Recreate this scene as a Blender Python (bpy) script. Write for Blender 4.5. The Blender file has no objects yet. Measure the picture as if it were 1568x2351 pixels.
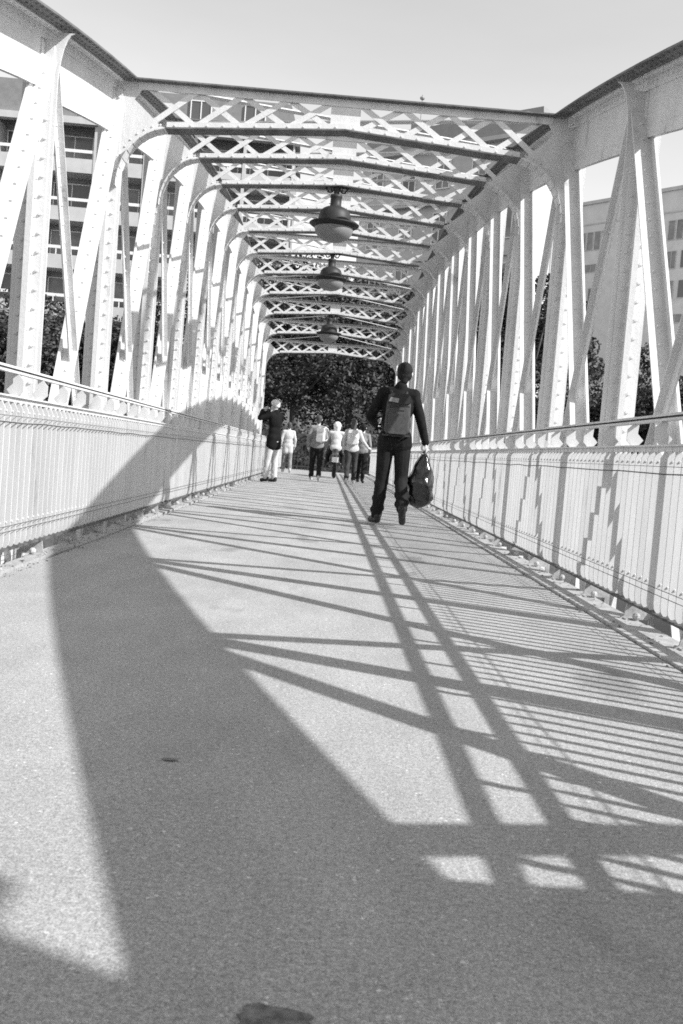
import bpy, bmesh, math, random
from mathutils import Vector, Matrix, noise
R = random.Random(7)
rad = math.radians
# ------------------------------------------------------------------ camera, light
FP = 2285.0; CX, CY = 784.0, 1175.0; VX, VY = 750.0, 1040.0; ROLL = rad(4.5); CAMH = 0.76
sc = bpy.context.scene
C = bpy.context.scene.collection
camd = bpy.data.cameras.new('camera'); cam = bpy.data.objects.new('camera', camd); C.objects.link(cam)
camd.sensor_fit = 'VERTICAL'; camd.sensor_height = 36.0; camd.lens = 36.0*FP/2350.0
camd.clip_start = 0.05; camd.clip_end = 2000
d = Vector(((VX-CX)/FP, (CY-VY)/FP, -1)).normalized()
u = Vector((math.sin(ROLL), math.cos(ROLL), 0)); u = (u - d*u.dot(d)).normalized()
r = d.cross(u)
cam.matrix_world = Matrix((( r.x, r.y, r.z, 0), (d.x, d.y, d.z, 0), (u.x, u.y, u.z, CAMH), (0, 0, 0, 1)))
camd.dof.use_dof = True; camd.dof.focus_distance = 10.0; camd.dof.aperture_fstop = 11
sc.camera = cam
KX, KY = 1.19, 0.60                                   # shadow run per metre of height
L = Vector((-KX, KY, -1)).normalized()
SUN_EL = math.asin(-L.z); SUN_AZ = math.atan2(-L.x, -L.y)   # azimuth from +Y clockwise
w = bpy.data.worlds.new('World'); sc.world = w; w.use_nodes = True
nt = w.node_tree; nt.nodes.clear()
sky = nt.nodes.new('ShaderNodeTexSky'); sky.sky_type = 'NISHITA'; sky.sun_disc = False
sky.sun_elevation = SUN_EL; sky.sun_rotation = SUN_AZ; sky.dust_density = 0.0; sky.air_density = 2.2; sky.ozone_density = 1.0
bw = nt.nodes.new('ShaderNodeRGBToBW'); bg = nt.nodes.new('ShaderNodeBackground'); wo = nt.nodes.new('ShaderNodeOutputWorld')
nt.links.new(sky.outputs[0], bw.inputs[0]); sn = nt.nodes.new('ShaderNodeTexNoise'); sn.inputs['Scale'].default_value = 2.2; sn.inputs['Detail'].default_value = 5
stc = nt.nodes.new('ShaderNodeTexCoord'); smp = nt.nodes.new('ShaderNodeMapping'); smp.inputs['Scale'].default_value = (1, 1, 4)
nt.links.new(stc.outputs['Generated'], smp.inputs[0]); nt.links.new(smp.outputs[0], sn.inputs[0])
smr = nt.nodes.new('ShaderNodeMapRange'); smr.inputs[1].default_value = .35; smr.inputs[2].default_value = .65; smr.inputs[3].default_value = .96; smr.inputs[4].default_value = 1.04
nt.links.new(sn.outputs[0], smr.inputs[0]); smm = nt.nodes.new('ShaderNodeMath'); smm.operation = 'MULTIPLY'
nt.links.new(bw.outputs[0], smm.inputs[0]); nt.links.new(smr.outputs[0], smm.inputs[1]); nt.links.new(smm.outputs[0], bg.inputs[0]); nt.links.new(bg.outputs[0], wo.inputs[0])
bg.inputs[1].default_value = 0.122
sd = bpy.data.lights.new('sun', 'SUN'); sd.energy = 4.0; sd.angle = rad(0.6); sd.color = (1, 1, 1)
so = bpy.data.objects.new('sun', sd); C.objects.link(so)
so.rotation_euler = L.to_track_quat('-Z', 'Y').to_euler(); so.location = (8, -6, 12)
sc.view_settings.view_transform = 'Standard'; sc.view_settings.look = 'None'
sc.view_settings.gamma = 1.0; sc.view_settings.exposure = 0.72
sc.render.engine = 'CYCLES'; sc.cycles.filter_width = 1.7; sc.cycles.use_denoising = False
sc.cycles.max_bounces = 8; sc.cycles.diffuse_bounces = 4

# ------------------------------------------------------------------ materials (the photograph is black and white)
def mat(name, g, rough=0.6, var=0.0, scale=5.0, stretch=(1, 1, 1), metal=0.0, spec=0.4, bump=0.0, bscale=60, grime=0.0, coat=0.0):
    m = bpy.data.materials.new(name); m.use_nodes = True; t = m.node_tree; b = t.nodes['Principled BSDF']
    b.inputs['Roughness'].default_value = rough; b.inputs['Metallic'].default_value = metal
    b.inputs['Specular IOR Level'].default_value = spec; b.inputs['Coat Weight'].default_value = coat
    b.inputs['Base Color'].default_value = (g, g, g, 1)
    co = t.nodes.new('ShaderNodeTexCoord'); mp = t.nodes.new('ShaderNodeMapping'); mp.inputs['Scale'].default_value = stretch
    geo = t.nodes.new('ShaderNodeNewGeometry')
    t.links.new(geo.outputs['Position'], mp.inputs[0])
    if var > 0 or grime > 0:
        n = t.nodes.new('ShaderNodeTexNoise'); n.inputs['Scale'].default_value = scale; n.inputs['Detail'].default_value = 6; n.inputs['Roughness'].default_value = 0.65
        t.links.new(mp.outputs[0], n.inputs[0])
        cr = t.nodes.new('ShaderNodeValToRGB')
        lo = max(0, g*(1-var)); hi = min(1, g*(1+var))
        cr.color_ramp.elements[0].position = 0.36; cr.color_ramp.elements[0].color = (lo, lo, lo, 1)
        cr.color_ramp.elements[1].position = 0.7; cr.color_ramp.elements[1].color = (hi, hi, hi, 1)
        if grime > 0:
            gq = g*(1-grime); e = cr.color_ramp.elements.new(0.29); e.color = (gq, gq, gq, 1)
        t.links.new(n.outputs[0], cr.inputs[0]); t.links.new(cr.outputs[0], b.inputs['Base Color'])
    if bump > 0:
        n2 = t.nodes.new('ShaderNodeTexNoise'); n2.inputs['Scale'].default_value = bscale; n2.inputs['Detail'].default_value = 4
        t.links.new(geo.outputs['Position'], n2.inputs[0])
        bp = t.nodes.new('ShaderNodeBump'); bp.inputs['Strength'].default_value = bump; bp.inputs['Distance'].default_value = 0.01
        t.links.new(n2.outputs[0], bp.inputs['Height']); t.links.new(bp.outputs[0], b.inputs['Normal'])
    return m
def math_node(t, op, a=None, b=None, v=None):
    n = t.nodes.new('ShaderNodeMath'); n.operation = op
    if a is not None: t.links.new(a, n.inputs[0])
    if b is not None: t.links.new(b, n.inputs[1])
    if v is not None: n.inputs[1].default_value = v
    return n.outputs[0]
def asphalt():
    m = mat('asphalt', 0.3, 0.85, spec=0.25); t = m.node_tree; b = t.nodes['Principled BSDF']
    geo = t.nodes.new('ShaderNodeNewGeometry')
    def nz(s, det, rgh=0.6, st=(1, 1, 1)):
        mp = t.nodes.new('ShaderNodeMapping'); mp.inputs['Scale'].default_value = st
        n = t.nodes.new('ShaderNodeTexNoise'); n.inputs['Scale'].default_value = s; n.inputs['Detail'].default_value = det; n.inputs['Roughness'].default_value = rgh
        t.links.new(geo.outputs['Position'], mp.inputs[0]); t.links.new(mp.outputs[0], n.inputs[0]); return n.outputs[0]
    def ramp(src, p0, c0, p1, c1):
        r_ = t.nodes.new('ShaderNodeMapRange'); r_.inputs[1].default_value = p0; r_.inputs[2].default_value = p1
        r_.inputs[3].default_value = c0; r_.inputs[4].default_value = c1; t.links.new(src, r_.inputs[0]); return r_.outputs[0]
    fine = ramp(nz(230, 2), 0.3, 0.60, 0.7, 1.36)
    mid = ramp(nz(75, 5, 1.0), 0.34, 0.45, 0.66, 1.45)
    big = ramp(nz(1.9, 7, .75, (1, .45, 1)), 0.3, 0.76, 0.72, 1.14)
    vor = t.nodes.new('ShaderNodeTexVoronoi'); vor.inputs['Scale'].default_value = 42; t.links.new(geo.outputs['Position'], vor.inputs[0])
    chips = ramp(vor.outputs['Distance'], 0.12, 1.7, 0.2, 1.0)
    sel = ramp(nz(30, 1), 0.54, 0.0, 0.56, 1.0)
    cm = t.nodes.new('ShaderNodeMix'); cm.data_type = 'FLOAT'; t.links.new(sel, cm.inputs[0]); cm.inputs[2].default_value = 1.0; t.links.new(chips, cm.inputs[3])
    v2 = t.nodes.new('ShaderNodeTexVoronoi'); v2.inputs['Scale'].default_value = 27; t.links.new(geo.outputs['Position'], v2.inputs[0])
    pits = ramp(v2.outputs['Distance'], 0.05, 0.6, 0.15, 1.0); sel2 = ramp(nz(18, 1), 0.52, 0.0, 0.55, 1.0)
    pm = t.nodes.new('ShaderNodeMix'); pm.data_type = 'FLOAT'; t.links.new(sel2, pm.inputs[0]); pm.inputs[2].default_value = 1.0; t.links.new(pits, pm.inputs[3])
    stain = ramp(nz(2.2, 3, .5, (1, .45, 1)), 0.30, 0.72, 0.36, 1.0)
    x = math_node(t, 'MULTIPLY', fine, mid); x = math_node(t, 'MULTIPLY', x, big); x = math_node(t, 'MULTIPLY', x, cm.outputs[0])
    x = math_node(t, 'MULTIPLY', x, pm.outputs[0]); x = math_node(t, 'MULTIPLY', x, stain); x = math_node(t, 'MULTIPLY', x, None, v=0.415)
    cb = t.nodes.new('ShaderNodeCombineColor')
    for k in range(3): t.links.new(x, cb.inputs[k])
    t.links.new(cb.outputs[0], b.inputs['Base Color'])
    bp = t.nodes.new('ShaderNodeBump'); bp.inputs['Strength'].default_value = 0.5; bp.inputs['Distance'].default_value = 0.003
    t.links.new(nz(180, 3), bp.inputs['Height']); t.links.new(bp.outputs[0], b.inputs['Normal'])
    return m
M = {
 'deck': asphalt(),
 'darkplate': mat('dark_steel_plate', 0.14, 0.7, var=0.35, scale=9, stretch=(1, .4, 1), grime=0.5, bump=0.3),  # one darker patchy tone for chord plates and frame flanges
 'paint': mat('white_paint', 0.66, 0.5, var=0.09, scale=5.0, stretch=(1, 1, .3), spec=0.3, grime=0.5, bump=0.2, bscale=35),
 'railpaint': mat('rail_paint', 0.62, 0.5, var=0.10, scale=6.0, stretch=(1, 1, .15), spec=0.3, grime=0.45),
 'darkline': mat('dark_gap', 0.02, 0.8),
 'wire': mat('wire', 0.04, 0.5),
 'edge': mat('edge_plate', 0.42, 0.7, var=0.25, scale=14, grime=0.5, bump=0.2),
 'rust': mat('dirty_steel', 0.10, 0.8, var=0.5, scale=12),
 'lampmetal': mat('lamp_metal', 0.03, 0.55, var=0.1),
 'lamprim': mat('lamp_rim', 0.015, 0.6),
 'lampglass': mat('lamp_glass', 0.24, 0.6, var=0.1, scale=8),
 'leaf': mat('leaf', 0.055, 0.6, var=0.6, scale=2.2, spec=0.3),
 'leaf2': mat('leaf_light', 0.08, 0.6, var=0.6, scale=2.2, spec=0.3),
 'bark': mat('bark', 0.09, 0.9, var=0.4, scale=12),
 'water': mat('canal_water', 0.03, 0.12, spec=0.5, bump=0.6, bscale=3),
 'quay': mat('quay_stone', 0.22, 0.85, var=0.3, scale=2, bump=0.3),
 'street': mat('street_surface', 0.16, 0.9, var=0.25, scale=3),
 'concrete': mat('pale_concrete', 0.5, 0.8, var=0.08, scale=1.2, grime=0.2),
 'concrete2': mat('grey_concrete', 0.62, 0.8, var=0.08, scale=1.0, grime=0.15),
 'stonewhite': mat('pale_stone', 0.50, 0.8, var=0.07, scale=1.5, grime=0.15),
 'zinc': mat('zinc_roof', 0.27, 0.6, var=0.1, scale=2.0),
 'slate': mat('grey_cladding', 0.22, 0.7, var=0.12, scale=3.0),
 'glass': mat('window_glass', 0.09, 0.12, spec=0.6),
 'glassmid': mat('curtained_glass', 0.2, 0.25, var=0.4, scale=0.8, spec=0.6),
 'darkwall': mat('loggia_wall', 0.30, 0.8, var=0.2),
 'frame': mat('white_frame', 0.75, 0.5),
 'skin': mat('skin', 0.5, 0.5, var=0.06, scale=20),
 'hair': mat('dark_hair', 0.02, 0.6, spec=0.12, var=0.5, scale=90, bump=0.6, bscale=300),
 'hairwhite': mat('white_hair', 0.7, 0.7, var=0.2, scale=90),
 'hairmid': mat('brown_hair', 0.06, 0.7, var=0.4, scale=90),
 'jacket': mat('dark_jacket', 0.013, 0.8, spec=0.12, var=0.35, scale=9, bump=0.5, bscale=22),
 'jacketgrey': mat('grey_jacket_panel', 0.07, 0.8, var=0.2, scale=9, bump=0.4, bscale=22),
 'trousers': mat('dark_trousers', 0.018, 0.85, spec=0.12, var=0.3, scale=7, bump=0.5, bscale=14),
 'jeans': mat('jeans', 0.055, 0.85, spec=0.12, var=0.4, scale=9, bump=0.5, bscale=18),
 'cream': mat('cream_cloth', 0.50, 0.85, var=0.08, scale=9, bump=0.5, bscale=18),
 'lightgrey': mat('light_cloth', 0.24, 0.85, var=0.3, scale=12, bump=0.4, bscale=18),
 'coat': mat('black_coat', 0.010, 0.85, spec=0.12, var=0.3, scale=8, bump=0.4, bscale=16),
 'shoe': mat('shoe', 0.02, 0.5),
 'shoelight': mat('light_shoe', 0.5, 0.6),
 'pack': mat('grey_backpack', 0.075, 0.75, spec=0.12, var=0.18, scale=14, bump=0.4, bscale=30),
 'packdark': mat('backpack_trim', 0.02, 0.7),
 'packwhite': mat('white_backpack', 0.62, 0.6, var=0.05),
 'plastic': mat('black_plastic', 0.008, 0.16, spec=0.7, bump=1.0, bscale=11, coat=0.3),
 'blackmetal': mat('black_metal', 0.02, 0.35, spec=0.6),
 'rubber': mat('rubber', 0.015, 0.9),
 'chrome': mat('chrome', 0.6, 0.2, metal=1.0),
 'white': mat('white_shell', 0.8, 0.25),
 'hedge': mat('hedge_leaf', 0.05, 0.7, var=0.5, scale=3),
 'iron': mat('dark_iron', 0.035, 0.6),
}

# ------------------------------------------------------------------ helpers
class MB:
    def __init__(s): s.v = []; s.f = []
    def add(s, vs, fs):
        n = len(s.v); s.v += [tuple(p) for p in vs]; s.f += [tuple(i+n for i in f) for f in fs]
    def box(s, x0, x1, y0, y1, z0, z1):
        s.add([(x0,y0,z0),(x1,y0,z0),(x1,y1,z0),(x0,y1,z0),(x0,y0,z1),(x1,y0,z1),(x1,y1,z1),(x0,y1,z1)],
              [(3,2,1,0),(4,5,6,7),(0,1,5,4),(1,2,6,5),(2,3,7,6),(3,0,4,7)])
    def bar(s, p0, p1, a, b, oa=0, ob=0, A=None):
        """box from p0 to p1, half widths a (along A) and b (perpendicular), centre offsets oa, ob"""
        p0 = Vector(p0); p1 = Vector(p1); t = (p1-p0).normalized(); A = Vector(A or (1, 0, 0))
        A = (A - t*A.dot(t)).normalized(); B = t.cross(A)
        if B.dot(Vector((0, 1, 0.01))) < 0: B = -B
        o = A*oa + B*ob; q = []
        for p in (p0, p1):
            for sa, sb in ((-1,-1),(1,-1),(1,1),(-1,1)): q.append(p+o+A*a*sa+B*b*sb)
        s.add(q, [(3,2,1,0),(4,5,6,7),(0,1,5,4),(1,2,6,5),(2,3,7,6),(3,0,4,7)])
    def tube(s, pts, rr, n=8, cap=True):
        pts = [Vector(p) for p in pts]; rr = rr if isinstance(rr, (list, tuple)) else [rr]*len(pts)
        base = len(s.v); ref = None
        for i, p in enumerate(pts):
            t = (pts[min(i+1, len(pts)-1)]-pts[max(i-1, 0)]).normalized()
            if ref is None: ref = Vector((0, 0, 1)) if abs(t.z) < .9 else Vector((1, 0, 0))
            A = (ref - t*ref.dot(t)).normalized(); ref = A; B = t.cross(A)
            for k in range(n):
                an = 2*math.pi*k/n; s.v.append(tuple(p+(A*math.cos(an)+B*math.sin(an))*rr[i]))
        for i in range(len(pts)-1):
            for k in range(n):
                a = base+i*n+k; b = base+i*n+(k+1) % n; s.f.append((a, b, b+n, a+n))
        if cap:
            s.f.append(tuple(base+k for k in reversed(range(n)))); s.f.append(tuple(base+(len(pts)-1)*n+k for k in range(n)))
    def lathe(s, prof, c=(0, 0, 0), n=32):
        base = len(s.v)
        for rr_, z in prof:
            for k in range(n):
                an = 2*math.pi*k/n; s.v.append((c[0]+rr_*math.cos(an), c[1]+rr_*math.sin(an), c[2]+z))
        for i in range(len(prof)-1):
            for k in range(n):
                a = base+i*n+k; b = base+i*n+(k+1) % n; s.f.append((a, a+n, b+n, b))
    def rivet(s, c, nrm, rr_=0.013, h=0.009):
        c = Vector(c); nrm = Vector(nrm).normalized(); A = nrm.orthogonal().normalized(); B = nrm.cross(A)
        q = []
        for k in range(6):
            an = math.pi*k/3; q.append(c+(A*math.cos(an)+B*math.sin(an))*rr_)
        for k in range(6):
            an = math.pi*k/3; q.append(c+(A*math.cos(an)+B*math.sin(an))*rr_*.6+nrm*h)
        s.add(q, [(k, (k+1) % 6, 6+(k+1) % 6, 6+k) for k in range(6)]+[(6,7,8,9,10,11)])
    def poly(s, pts, y0, y1):
        """polygon in XZ extruded in Y"""
        n = len(pts); q = [(x, y0, z) for x, z in pts]+[(x, y1, z) for x, z in pts]
        s.add(q, [tuple(range(n)), tuple(range(2*n-1, n-1, -1))]+[(i, n+i, n+(i+1) % n, (i+1) % n) for i in range(n)])
    def ball(s, c, r3, n=12, m=8):
        c = Vector(c); base = len(s.v); rx, ry, rz = r3 if isinstance(r3, (tuple, list)) else (r3,)*3
        s.v.append((c.x, c.y, c.z-rz))
        for i in range(1, m):
            ph = math.pi*i/m
            for k in range(n):
                an = 2*math.pi*k/n; s.v.append((c.x+rx*math.sin(ph)*math.cos(an), c.y+ry*math.sin(ph)*math.sin(an), c.z-rz*math.cos(ph)))
        s.v.append((c.x, c.y, c.z+rz)); top = len(s.v)-1
        for k in range(n): s.f.append((base, base+1+(k+1) % n, base+1+k))
        for i in range(m-2):
            for k in range(n):
                a = base+1+i*n+k; b = base+1+i*n+(k+1) % n; s.f.append((a, b, b+n, a+n))
        for k in range(n):
            a = base+1+(m-2)*n+k; b = base+1+(m-2)*n+(k+1) % n; s.f.append((a, b, top))
    def cap(s, p0, p1, r0, r1, n=12):
        """tapered capsule"""
        p0 = Vector(p0); p1 = Vector(p1); t = (p1-p0); ln = t.length
        if ln < 1e-6: s.ball(p0, r0); return
        t /= ln; pts = []; rs = []
        for a in (80, 60, 35, 12): pts.append(p0-t*r0*math.sin(rad(a))); rs.append(r0*math.cos(rad(a)))
        for a in (12, 35, 60, 80): pts.append(p1+t*r1*math.sin(rad(a))); rs.append(r1*math.cos(rad(a)))
        s.tube(pts, rs, n)
    def build(s, name, m, parent=None, smooth=False, fix=False):
        me = bpy.data.meshes.new(name); me.from_pydata(s.v, [], s.f); me.update()
        if fix:
            b = bmesh.new(); b.from_mesh(me); bmesh.ops.recalc_face_normals(b, faces=b.faces); b.to_mesh(me); b.free()
        for mm in (m if isinstance(m, (list, tuple)) else [m]): me.materials.append(mm)
        if smooth: me.polygons.foreach_set('use_smooth', [True]*len(me.polygons))
        o = bpy.data.objects.new(name, me); C.objects.link(o)
        if parent is not None: o.parent = parent
        return o
def tag(o, label=None, cat=None, group=None, kind=None):
    if label: o['label'] = label
    if cat: o['category'] = cat
    if group: o['group'] = group
    if kind: o['kind'] = kind
    return o
def empty(name, loc=(0, 0, 0), rz=0):
    o = bpy.data.objects.new(name, None); C.objects.link(o); o.location = loc; o.rotation_euler = (0, 0, rz); o.empty_display_size = .2
    return o
def copy_tree(o, parent=None):
    c = o.copy(); C.objects.link(c); c.parent = parent
    for ch in o.children: copy_tree(ch, c)
    return c
def PT(px, py, Y):
    """photo pixel (1568 wide) -> world point at distance Y along the bridge"""
    cs, sn = math.cos(ROLL), math.sin(ROLL)
    v = Vector(((px-CX)/FP, (CY-py)/FP, -1)); q = Vector((r.dot(v), d.dot(v), u.dot(v))); q = q*(Y/q.y)
    return Vector((q.x, q.y, q.z+CAMH))

# ------------------------------------------------------------------ geometry of the bridge
P = 2.08; Y1 = 8.90
XR, XL = 1.965, -2.095
XM = (XR+XL)/2
def ny(i): return Y1+(i-1)*P
def zt(i): return 4.865-0.0372*(i-6.2)**2
I0, I1 = -5, 11
IE = 17
ZB = -0.78
DX0, DX1 = -1.615, 1.485
EX0, EX1 = -1.74, 1.71
YS, YE = ny(I0)-.5, ny(IE)+.6

# ground, water, quays
g = MB(); g.box(-160, 160, YE-.4, 400, -5, -0.03); tag(g.build('street_far_bank', M['street']), kind='structure')
g = MB(); g.box(-160, 160, -60, YS+.4, -5, -0.03); tag(g.build('street_near_bank', M['street']), kind='structure')
g = MB(); g.box(-160, 160, YS+.4, YE-.4, -5.2, -4.2); tag(g.build('canal_water', M['water']), kind='structure')
g = MB(); g.box(-400, 400, -400, 600, -6, -5.3); tag(g.build('ground', M['street']), kind='structure')
g = MB(); g.box(DX0, DX1, YS, YE, -0.16, 0.0); tag(g.build('bridge_walkway', M['deck']), kind='structure')

bridge = empty('footbridge', (0, 0, 0)); tag(bridge, 'long white riveted iron footbridge with bowed top chords and arched cross frames', 'bridge')
# --- trusses
def fr(p0, p1, k): return Vector(p0)+(Vector(p1)-Vector(p0))*k
def make_truss(X, s):
    """s=+1: outward is +X. inner side faces the walkway"""
    root = MB(); sub = 4
    pts = []
    n = (I1-I0)*sub
    for j in range(n+1):
        i = I0+j/sub
        pts.append((ny(i), zt(i)))
    ch = root; plate = MB()
    for (ya, za), (yb, zb) in zip(pts[:-1], pts[1:]):
        D = .40 if ya < ny(0) else .46
        def seg(mb, x0, x1, dz0, dz1):
            q = [(x0, ya, za+dz0), (x1, ya, za+dz0), (x1, ya, za+dz1), (x0, ya, za+dz1),
                 (x0, yb, zb+dz0), (x1, yb, zb+dz0), (x1, yb, zb+dz1), (x0, yb, zb+dz1)]
            mb.add(q, [(0,1,2,3),(7,6,5,4),(0,4,5,1),(1,5,6,2),(2,6,7,3),(3,7,4,0)])
        seg(plate, X-.215, X+.215, 0.0, 0.014)
        seg(plate, X-.18, X+.18, 0.0145, 0.03)
        seg(ch, X-.010, X+.010, -D, -.0005)
        for q_ in (-1, 1):
            seg(ch, X+q_*.0105, X+q_*.085, -.013, -.0008)      # angles under the plate
            seg(ch, X+q_*.0105, X+q_*.020, -.085, -.0135)
            seg(ch, X+q_*.0105, X+q_*.018, -D, -D+.07)
        # rivets along the chord
        m_ = 5
        for k in range(m_):
            t_ = (k+.5)/m_; y = ya+(yb-ya)*t_; z = za+(zb-za)*t_
            if ya > 22: continue
            ch.rivet((X-s*.060, y, z-.013), (0, 0, -1), .012, .008)
            plate.rivet((X-s*.13, y, z), (0, 0, -1), .012, .008)
            plate.rivet((X-s*.19, y, z), (0, 0, -1), .012, .008)
            ch.rivet((X-s*.020, y, z-.05), (-s, 0, 0), .012, .008)
    tr = ch.build('truss', M['paint'], bridge)
    plate.build('top_chord', M['darkplate'], tr)
    bc = MB(); bc.box(X-.16, X+.16, YS, ny(I1)+.3, ZB-.012, ZB+.0); bc.box(X-.01, X+.01, YS, ny(I1)+.3, ZB+.001, ZB+.34); bc.build('bottom_chord', M['paint'], tr)
    for i in range(I0, I1+1):
        y = ny(i); z1 = zt(i)-.0165; pm = MB()
        if z1 < 0.35: continue
        # cruciform post: plate facing along the bridge, fin in the truss plane
        lo = ZB
        pm.box(X-.115, X-.0115, y-.007, y+.007, lo, z1-.07); pm.box(X+.0115, X+.115, y-.007, y+.007, lo, z1-.07)
        for q_ in (-1, 1):
            pm.box(X-.0110, X+.0110, min(y+q_*.0, y+q_*.075), max(y+q_*.0, y+q_*.075), lo, z1-.41)
            pm.box(X+q_*.0112 if q_ > 0 else X-.085, X+.085 if q_ > 0 else X-.0112, y-.0165, y-.0072, lo, z1-.075)
        # fin angles over the web
        pm.box(X-.0205, X+.0205, y-.0775, y-.0170, lo, z1-.09)
        zz = 0.15
        while zz < z1-.15 and y < 26:
            for xx in (-.055, .055): pm.rivet((X+xx, y-.0165, zz+(0.05 if xx > 0 else 0)), (0, -1, 0), .015, .012)
            pm.rivet((X-s*.0205, y-.045, zz+.03), (-s, 0, 0), .015, .012)
            zz += .125
        # bracket plate from post to the overhanging top plate, inner side
        b_ = []
        for k in range(7):
            t_ = rad(90*k/6); b_.append((X-s*(.115+.095*(1-math.sin(t_))), z1-.02-.36*(1-math.cos(t_))))
        b_ = [(X-s*.10, z1-.02)]+b_+[(X-s*.10, z1-.38)]
        if i < 1 or i > 11: pm.poly(b_, y-.0065, y+.0065)
        else: pm.poly([(X-s*.116, z1-.02), (X-s*.21, z1-.02), (X-s*.21, z1-.05), (X-s*.116, z1-.22)], y-.0060, y+.0060)
        pm.build('post', M['paint'], tr, fix=True)
    for i in range(I0, I1):
        for up in (0, 1):
            a = Vector((X, ny(i), ZB+.02)); b = Vector((X, ny(i+1), zt(i+1)-.25))
            if up: a = Vector((X, ny(i+1), ZB+.02)); b = Vector((X, ny(i), zt(i)-.25))
            if b.z < .5: continue
            dm = MB(); off = 0.030 if up else -0.030
            # plate facing along the bridge with a fin, slightly in front of / behind the post plane
            if up:
                dm.bar(a, b, .006, .045, oa=-s*.062)
                dm.bar(a, b, .020, .005, oa=-s*.0885, ob=.040)
                ln = (b-a).length; t = (b-a).normalized(); k = .3
                while k < ln-.1 and ny(i) < 24:
                    c_ = a+t*k+Vector((-s*.068, 0, 0)); dm.rivet(c_, (-s, 0, 0), .014, .011); k += .135
                dm.build('diagonal', M['paint'], tr, fix=True); continue
            w_ = .075
            dm.bar(a, b, w_, .006, oa=-s*.035, ob=off)
            dm.bar(a, b, .009, .030, oa=s*.012, ob=off-.0365)
            ln = (b-a).length; t = (b-a).normalized(); B = Vector((0, 1, 0)); B = (B-t*B.dot(t)).normalized()
            k = .3
            while k < ln-.1 and ny(i) < 24:
                c_ = a+t*k+B*(off-.006)+Vector((-s*.05, 0, 0)); dm.rivet(c_, -B, .014, .011)
                k += .135
            dm.build('diagonal', M['paint'], tr, fix=True)
    return tr
make_truss(XR, 1)
make_truss(XL, -1)
# --- cross frames
HS = (XR-XL)/2
def cross_frame(i):
    y = ny(i); z = zt(i)-.002; A = 1.95; root = MB()
    # top flange
    fl = MB(); fl.box(XM-HS+.216, XM+HS-.216, y-.085, y+.085, z-.013, z)
    root.box(XM-HS+.216, XM+HS-.216, y-.0165, y-.006, z-.075, z-.0135)
    def zlow(a): return z-.285-.115*(a/1.55)
    # lower flange (two slopes)
    for sg in (-1, 1):
        pa = [(XM+sg*0.0, zlow(0)), (XM+sg*1.55, zlow(1.55))]
        (xa, za), (xb, zb) = pa
        fl.add([(xa,y-.085,za),(xb,y-.085,zb),(xb,y+.085,zb),(xa,y+.085,za),(xa,y-.085,za-.013),(xb,y-.085,zb-.013),(xb,y+.085,zb-.013),(xa,y+.085,za-.013)],
                 [(0,1,2,3),(7,6,5,4),(0,4,5,1),(1,5,6,2),(2,6,7,3),(3,7,4,0)])
        root.add([(xa,y-.017,za+.001),(xb,y-.017,zb+.001),(xb,y-.006,zb+.001),(xa,y-.006,za+.001),(xa,y-.017,za+.065),(xb,y-.017,zb+.065),(xb,y-.006,zb+.065),(xa,y-.006,za+.065)],
                 [(0,1,2,3),(7,6,5,4),(0,4,5,1),(1,5,6,2),(2,6,7,3),(3,7,4,0)])
        for k in range(11):
            a = .08+k*.14; root.rivet((XM+sg*a, y-.017, zlow(a)+.034), (0, -1, 0), .011, .008)
            root.rivet((XM+sg*a, y-.0165, z-.045), (0, -1, 0), .011, .008)
    fr_ = root.build('cross_frame', M['paint'], bridge, fix=True)
    fl.build('flange', M['darkplate'], fr_, fix=True)
    for sg in (-1, 1):
        k_ = MB()
        arc = []
        for j in range(11):
            t = rad(90*j/10); arc.append((XM+sg*(1.50+.452*math.sin(t)), zlow(1.50)-.52*(1-math.cos(t))))
        pl = [(XM+sg*(A+.001), z-.016), (XM+sg*1.74, z-.016), (XM+sg*1.845, z-.16), (XM+sg*1.60, zlow(1.6)+.03), (XM+sg*1.50, zlow(1.5)+.001)]+arc[1:]
        k_.poly(pl, y-.0055, y+.0055)
        for (xa, za), (xb, zb) in zip(arc[:-1], arc[1:]):
            k_.add([(xa,y-.08,za),(xb,y-.08,zb),(xb,y+.08,zb),(xa,y+.08,za),(xa,y-.08,za-.012),(xb-sg*.004,y-.08,zb-.012),(xb-sg*.004,y+.08,zb-.012),(xa,y+.08,za-.012)],
                   [(0,1,2,3),(7,6,5,4),(0,4,5,1),(1,5,6,2),(2,6,7,3),(3,7,4,0)])
        for j in range(1, 10): k_.rivet((arc[j][0]+sg*.035, y-.0055, arc[j][1]+.04), (0, -1, 0), .011, .008)
        k_.build('knee_plate', M['paint'], fr_, fix=True)
    lat = MB(); lat.box(XM-.13, XM+.13, y-.005, y+.005, zlow(.0)-.0005+.0, z-.0138)
    for sg in (-1, 1):
        e = [.13, .50, .90, 1.30, 1.72]
        for a, b in zip(e[:-1], e[1:]):
            xa, xb = XM+sg*a, XM+sg*b
            lat.bar((xa, y+.011, zlow(a)+.03), (xb, y+.011, z-.05), .024, .004, A=(-.6, 0, .8) if sg > 0 else (.6, 0, .8))
            lat.bar((xa, y-.0005, z-.05), (xb, y-.0005, zlow(b)+.03), .024, .004, A=(.6, 0, .8) if sg > 0 else (-.6, 0, .8))
    lat.build('lattice', M['paint'], fr_, fix=True)
for i in range(1, 12): cross_frame(i)
# --- unseen beams added beside the near bridge end to shade the deck
og = MB(); og.bar((2.03, 1.02, 1.55), (3.2, 1.24, 1.55), .015, .075, A=(0, 0, 1)); og.bar((2.03, .70, 1.45), (3.2, .73, 1.45), .015, .20, A=(0, 0, 1))
og.box(3.2, 3.26, .3, 1.35, 1.1, 1.7); og.build('shade_beam', M['paint'], bridge, fix=True)
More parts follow.
